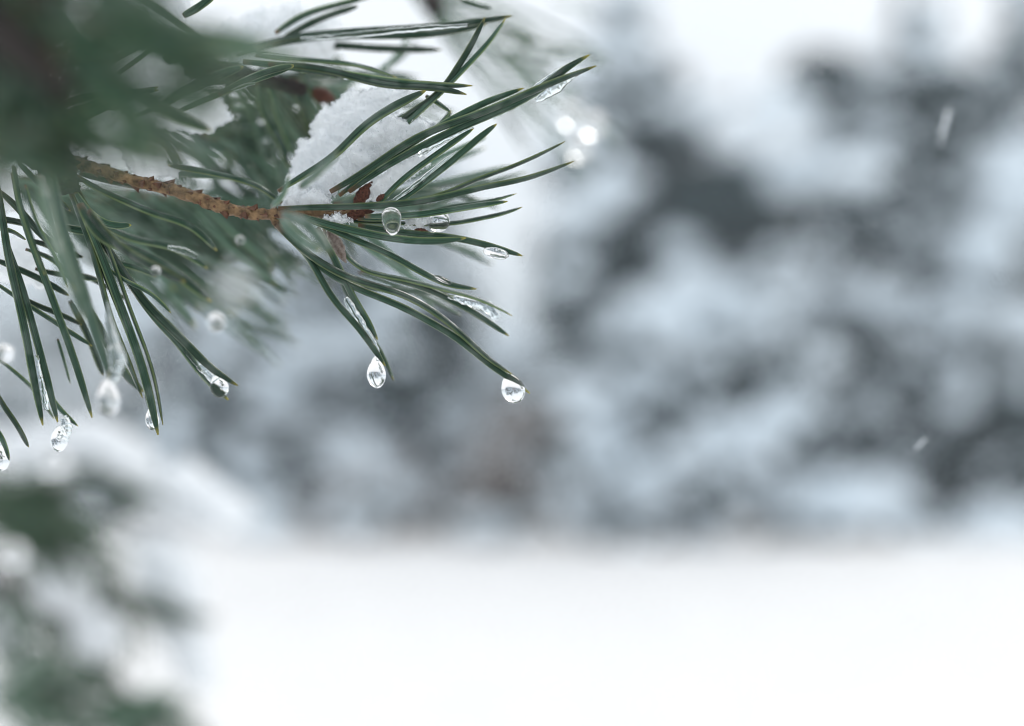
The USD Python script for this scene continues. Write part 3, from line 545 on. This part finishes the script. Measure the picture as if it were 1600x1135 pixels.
tuft(top, [(600, -60, 155), (675, 0, 140)], 14, (-50, -2), (40, 80), (0.1, 0.6), mat=NEEDLE_PALE, seed=41)
for p in [[(860, 5), (900, 15), (930, 22)], [(780, 40), (840, 90), (905, 165)], [(770, 60), (850, 70), (920, 78)], [(800, 100), (850, 150), (890, 190)], [(780, 80), (850, 88), (950, 90)]]:
    px_needle(top, p, 120, 150, 9, NEEDLE_PALE, 14)
before = Thing('pine_branch', to_world([mm(-60, 40, -100)])[0], 'dark shoot close to the lens, melted into a dark blur at the upper left corner', 'pine branch')
tws = [([(-160, -80, -95), (-40, 20, -100), (50, 95, -104), (110, 150, -106)], [46, 42, 32, 16]), ([(-140, 130, -92), (-40, 180, -96), (90, 232, -98)], [30, 26, 12]), ([(20, -120, -98), (60, -20, -100), (96, 60, -102)], [28, 24, 12]), ([(-100, 20, -84), (-10, 60, -86), (60, 150, -88)], [30, 26, 12])]
for j, (ax, rr) in enumerate(tws):
    v, f, _ = rod([mm(*p) for p in ax], np.array(rr) * MM * 0.6, 24, 1.0, 44 + j); before.part('twig', to_world(v), f, DARKBARK, True)
tuft(before, [(-80, -50, -98), (40, 40, -102), (110, 110, -105)], 34, (-48, 4), (13, 27), (-0.15, 0.3), w=1.3, droop=2, seed=51)
tuft(before, [(-80, -60, -96), (60, 60, -100)], 30, (-118, -62), (9, 17), (-0.2, 0.3), w=1.3, droop=2, seed=52)
tuft(before, [(-120, 60, -92), (0, 120, -96), (60, 215, -98)], 30, (-75, 15), (8, 17), (-0.2, 0.3), w=1.3, droop=2, seed=53)
tuft(before, [(-80, -90, -96), (170, -30, -104)], 22, (-55, -5), (10, 22), (-0.2, 0.2), w=1.3, droop=2, seed=56)
tuft(left, [(-80, 150, 14), (60, 225, 6)], 36, (25, 115), (16, 30), (-0.2, 0.6), w=1.4, droop=2, seed=55)
for p, z0, z1, w in [([(150, 40), (240, 52), (340, 74), (470, 90)], -84, -70, 30), ([(140, 30), (260, 66), (360, 86), (440, 84)], -80, -76, 30), ([(130, 20), (230, 30), (330, 54), (420, 66)], -86, -80, 28), ([(110, 90), (170, 128), (234, 164), (330, 206)], -44, -30, 22), ([(120, 110), (200, 190), (300, 240)], -70, -84, 28),
                     ([(60, 160), (130, 200), (200, 230)], -80, -84, 30), ([(100, 180), (180, 230), (270, 260)], -74, -80, 24), ([(220, 190), (300, 230), (360, 250)], -60, -66, 24), ([(200, 60), (260, 60), (300, 44)], -90, -90, 30)]:
    px_needle(before, p, z0, z1, w, NEEDLE_PALE if w != 22 else NEEDLE, 20)

# ------------------------------------------------------------------ the lower bough of the tree, far out of focus
tuft(before, [(-160, 60, -90), (-40, 200, -100), (20, 240, -104)], 22, (-80, 30), (10, 18), (-0.2, 0.3), w=1.4, droop=2, seed=53)
over = Thing('pine_branch', to_world([mm(-300, -260, -40)])[0], 'snow-covered bough above the top left corner, shading the shoot near the lens', 'pine branch')
v, f, _ = rod([mm(-700, -380, -30), mm(-300, -300, -50), mm(0, -270, -60), mm(260, -260, -70)], np.array([70, 60, 50, 24]) * MM, 24, 1.5, 45); over.part('twig', to_world(v), f, DARKBARK, True)
tuft(over, [(-600, -360, -60), (-300, -300, -60), (240, -260, -70)], 120, (-40, 60), (30, 60), (-1.6, 0.9), w=1.4, droop=2, seed=54)
snow_clump([(-600, -420), (-300, -380), (0, -350), (240, -320), (300, -280), (0, -270), (-300, -290), (-600, -340)], -60, 45, 'thick snow on the bough above the top left corner', 40, cell=1.5, crystals=0)

low = Thing('pine_branch', to_world([mm(-200, 900, 450)])[0], 'snow-loaded lower pine bough, out of focus at the bottom left corner', 'pine branch')
v, f, _ = rod([mm(-300, 860, 460), mm(-100, 890, 460), mm(60, 950, 460), mm(170, 1060, 460), mm(300, 1180, 460)], np.array([24, 22, 18, 14, 8]) * MM * 2.2, 30, 2.0, 61); low.part('twig', to_world(v), f, TRUNK, True)
for a, n, ang, zz, sd in [([(-120, 770, 460), (60, 780, 445)], 96, (-30, 30), (-0.3, 0.3), 62), ([(100, 730, 460), (170, 750, 455)], 16, (-30, 5), (-0.3, 0.3), 63), ([(0, 1060, 450), (230, 1140, 450)], 130, (-70, 40), (-0.4, 0.4), 64), ([(-100, 850, 470), (130, 880, 470)], 40, (-40, 30), (-0.3, 0.5), 65), ([(100, 900, 475), (220, 960, 470)], 40, (-80, 10), (-0.3, 0.5), 66)]:
    tuft(low, a, n, ang, (28, 44), zz, seed=sd, rings=10, w=1.7)

tuft(low, [(-80, 800, 430), (110, 830, 425)], 70, (-60, 15), (28, 42), (-0.3, 0.4), seed=69, rings=10, w=1.7)
tuft(low, [(-60, 930, 440), (90, 1010, 440)], 60, (-90, 10), (26, 40), (-0.3, 0.4), seed=67, rings=10, w=1.7, mat=NEEDLE_PALE)
tuft(low, [(-60, 1080, 430), (210, 1130, 430)], 90, (-60, 50), (26, 40), (-0.3, 0.4), seed=68, rings=10, w=1.7, mat=NEEDLE_PALE)

# ------------------------------------------------------------------ snow lying on the branches
snow_clump([(583, 136), (640, 138), (662, 146), (610, 178), (545, 232), (470, 290), (446, 320), (438, 308), (462, 248), (484, 208), (500, 184), (540, 152)], 12, 8, 'tall white snow clump behind the dark crossing needle', 1, crystals=9000)
snow_clump([(580, 194), (611, 184), (650, 186), (684, 192), (675, 204), (620, 240), (570, 272), (525, 304), (470, 304), (490, 280), (534, 238)], 5, 6, 'bright snow clump right of the crossing needle, under the longest needles', 2, crystals=9000)
snow_clump([(622, 252), (660, 236), (666, 250), (645, 275), (611, 298), (588, 318), (566, 318), (573, 296)], 5, 5, 'small smooth snow clump between the needle pairs beside the red bud', 3, crystals=900)
snow_clump([(448, 300), (475, 288), (500, 298), (518, 322), (480, 324), (440, 322)], 2, 5, 'loose snow heap at the base of the needle fan', 4, crystals=1600, jag=1.3)
snow_clump([(490, 335), (540, 334), (552, 346), (530, 352), (505, 346)], 1, 3, 'thin crumbly snow below the lowest straight needle', 5, crystals=700, jag=1.2)
snow_clump([(630, 346), (668, 342), (668, 360), (645, 362)], 4, 3, 'crumb of snow between the two big drops', 6, crystals=500)
snow_clump([(110, 130), (160, 90), (200, 78), (245, 84), (295, 120), (340, 158), (366, 186), (330, 206), (250, 202), (190, 224), (130, 215)], 14, 9, 'large snow cushion seen through the dark blurred needles', 7, crystals=5000)
snow_clump([(180, 222), (225, 212), (262, 248), (277, 274), (240, 278), (200, 264)], 7, 5, 'snow lying on the twig behind its brown scales', 8, crystals=1400)
snow_clump([(300, 70), (345, 45), (395, 14), (470, 0), (520, 18), (550, 62), (500, 104), (430, 112), (370, 95), (320, 90)], 34, 10, 'softly blurred snow mound at the top edge above the orange bud', 9, crystals=900)
snow_clump([(-30, 270), (10, 262), (26, 300), (30, 330), (0, 340), (-30, 330)], 12, 6, 'snow patch at the left edge above the short needle tips', 10, crystals=900)
snow_clump([(-20, 372), (44, 372), (62, 418), (66, 450), (30, 446), (-20, 436)], 14, 6, 'snow patch at the left edge below the short needle tips', 11, crystals=900)
snow_clump([(230, -20), (300, -20), (296, 20), (262, 40), (235, 20)], 10, 6, 'grainy snow beside the cut-off needle at the top edge', 12, crystals=900)
snow_clump([(348, 432), (372, 428), (388, 442), (388, 460), (365, 468), (350, 458)], -108, 2, 'blurred white snow bit in front of the slanting needle tips', 13, crystals=0)
LS = [('wide blurred snow load slanting down from the left on the lower bough', [(-60, 690), (60, 665), (150, 650), (230, 690), (250, 740), (190, 770), (120, 735), (40, 745)], 470, 30),
      ('blurred snow load lower on the bough, ending above the white ground', [(230, 740), (300, 715), (350, 760), (410, 800), (350, 840), (270, 815), (200, 800)], 490, 30),
      ('round pale snow lump on the lower bough, upper of two', [(40, 880), (100, 865), (150, 900), (150, 950), (100, 965), (50, 940)], 440, 26), ('round pale snow lump on the lower bough, lower of two', [(110, 960), (170, 950), (195, 1000), (165, 1040), (115, 1020)], 442, 26),
      ('bluish snow on the lower bough at the left edge', [(-60, 930), (10, 930), (50, 980), (50, 1030), (-40, 1020)], 450, 26), ('pale snow sheet hanging at the right side of the lower bough', [(200, 850), (260, 830), (310, 880), (330, 980), (340, 1080), (290, 1080), (240, 990), (210, 920)], 510, 24)]
for i, (lb, p, z, th) in enumerate(LS):
    snow_clump(p, z, th, lb, 20 + i, cell=1.2, crystals=0, jag=2.0)

# ------------------------------------------------------------------ water drops and ice
drop(588, 582, 15.5, 25, 0, 'clear pear-shaped drop hanging from the steep needle pair', 0.45, 0.05, 0.035, 1)
drop(801, 607, 19, 24, 1, 'round drop hanging at the end of the lowest long needle', 0.3, 0.35, 0.018, 2)
drop(612, 346, 14, 22, -5, 'big dark-centred drop hanging under the straight needle', -0.42, 0.08, 0.018, 3)
drop(685, 346, 18, 17, 3, 'white drop under the paired tips right of the big drop', -0.05, 0.1, 0.018, 4)
drop(775, 396, 21, 9, 1, 'flat drop clinging under the right-pointing lower tip', 0.0, -0.2, 0.018, 5)
drop(693, 438, 16, 5, 0, 'thin water bead under the middle lower needle', 0.0, -0.45, 0.018, 6)
drop(662, 238, 11, 5, 0, 'dark bead under the long needle beside the small snow clump', 0.1, 0.5, 0.018, 7)
drop(342, 603, 15, 19, 6, 'drop at the end of the long needle pair slanting right', 0.35, 0.3, 0.018, 8)
drop(93, 686, 13.5, 21, 4, 'long drop hanging from the crossed needle tips at the left', 0.2, -0.1, 0.018, 9)
drop(238, 656, 11, 17, 1, 'small drop caught between the straight hanging needle tips', 0.1, 0.15, 0.018, 10)
drop(3, 716, 13, 20, 0, 'drop cut by the left edge of the picture', 0.2, 0.0, 0.018, 11)
drop(169, 622, 18, 29, -30, 'large blurred drop among the hanging needles', 0.25, 0.1, 0.018, 12)
drop(338, 503, 14, 15, -32, 'bright blurred drop on the thick slanting needle', 0.1, 0.0, 0.018, 13)
drop(893, 180, 21, 21, 135, 'blurred bright drop, left one of the three beside the long tips', 0.1, 0.0, 0.018, 14)
drop(928, 195, 21, 21, 137, 'blurred bright drop, right one of the three beside the long tips', 0.1, 0.0, 0.018, 15)
drop(906, 231, 21, 21, 140, 'blurred bright drop, lowest of the three beside the long tips', 0.1, 0.0, 0.018, 16)
drop(375, 375, 7, 7, 28, 'small blurred drop below the brown twig', 0.1, 0.0, 0.018, 17)
drop(6, 552, 16, 14, -30, 'blurred drop at the left edge above the lower tips', 0.0, 0.0, 0.018, 18)
drop(20, 868, 22, 20, 260, 'blurred drop ring at the left edge on the lower bough', 0.0, 0.0, 0.018, 19)
drop(85, 725, 22, 20, 240, 'blurred drop ring under the crossed needle tips', 0.0, 0.0, 0.018, 20)
drop(243, 424, 8, 8, -20, 'tiny blurred bead on the thick slanting needle', 0.0, 0.0, 0.018, 21)
drop(118, 410, 5, 9, 0, 'tiny bead between hanging needles', 0.2, 0.5, 0.018, 22)
film([(770, 186), (820, 152), (860, 122), (905, 94)], 0, -1, [5, 12, 14, 5], 'clear ice sheath along the upper of the longest tips', 0.5, 1)
film([(838, 158), (868, 136), (890, 120), (915, 108)], 0, -1, [6, 20, 16, 4], 'clear ice web between the two longest tips', 0.6, 2)
film([(628, 246), (665, 232), (700, 217), (740, 200)], 1, 0, [10, 14, 9, 4], 'thin ice strip under the longest needles', 0.5, 3)
film([(600, 322), (645, 292), (680, 264), (714, 238)], 0, 1, [5, 8, 9, 5], 'ice edge along the second needle pair', 0.4, 5)
film([(540, 466), (556, 492), (572, 520), (590, 552), (592, 565)], 0, 0, [8, 14, 15, 12, 8], 'bubbly ice between the steep needle pair', 0.7, 6)
film([(700, 463), (735, 472), (770, 488), (776, 500)], 6, 8, [7, 14, 20, 12], 'frozen water between the two lower right tips', 0.6, 7)
film([(290, 548), (315, 572), (338, 596)], 5, 6, [8, 16, 20], 'ice between the long pair slanting right', 0.6, 9)
film([(58, 555), (63, 590), (70, 620), (72, 640)], -1, 0, [5, 10, 12, 9], 'ice between the straight dark needle pair at the left', 0.6, 10)
film([(100, 652), (104, 668), (98, 688)], 5, 4, [14, 20, 16], 'ice neck above the long drop at the left', 0.6, 11)
film([(215, 545), (226, 580), (232, 630), (240, 660)], 0, 0, [4, 5, 7, 10], 'ice along the straight hanging needles', 0.4, 12)
film([(470, 60), (560, 54), (640, 46), (730, 40)], 15, 9, [5, 10, 9, 5], 'ice coating on the upper blurred needle', 0.7, 13)
film([(470, 112), (520, 116), (560, 124), (585, 128)], 8, 6, [7, 11, 10, 5], 'ice coating on the dark tips above the snow', 0.7, 14)
film([(262, 386), (285, 392), (308, 402)], 10, 14, [7, 12, 7], 'ice glint on the middle slanting needle', 0.5, 15)
film([(362, 142), (380, 135), (398, 130)], -1, -2, [4, 6, 4], 'ice glint between the sharp tips below the snow mound', 0.3, 16)
film([(168, 470), (176, 530), (182, 580), (170, 600)], -24, -24, [3, 14, 22, 18], 'blurred ice neck above the large blurred drop', 0.6, 17)

# ------------------------------------------------------------------ falling snow
for px, py, z, s, tl, lb in [(1476, 195, 75, 0.62, -0.25, 'falling snowflake before the right spruce'), (1437, 695, 45, 0.3, -0.8, 'small falling snowflake above the brightest bush'), (1188, 570, 200, 0.3, 0.5, 'faint falling snowflake before the dark spruce')]:
    n = 90; r = np.random.default_rng(int(px)); q = r.normal(size=(n, 3)) * [0.3, 2.6, 0.3] * s; c, sn = math.cos(tl), math.sin(tl)
    q = np.stack([q[:, 0] * c - q[:, 1] * sn, q[:, 0] * sn + q[:, 1] * c, q[:, 2]], 1) + mm(px, py, z)
    v, f = flakes(q, np.full(n, 0.55 * s)); path = numbered('/World/snowflake'); loc = to_world([mm(px, py, z)])[0]
    usdkit.mesh(stage, path, (to_world(v) - loc, f), SNOW); UsdGeom.Xformable(stage.GetPrimAtPath(path)).AddTranslateOp().Set(Gf.Vec3d(*map(float, loc)))
    tag(stage.GetPrimAtPath(path), lb, 'snowflake')
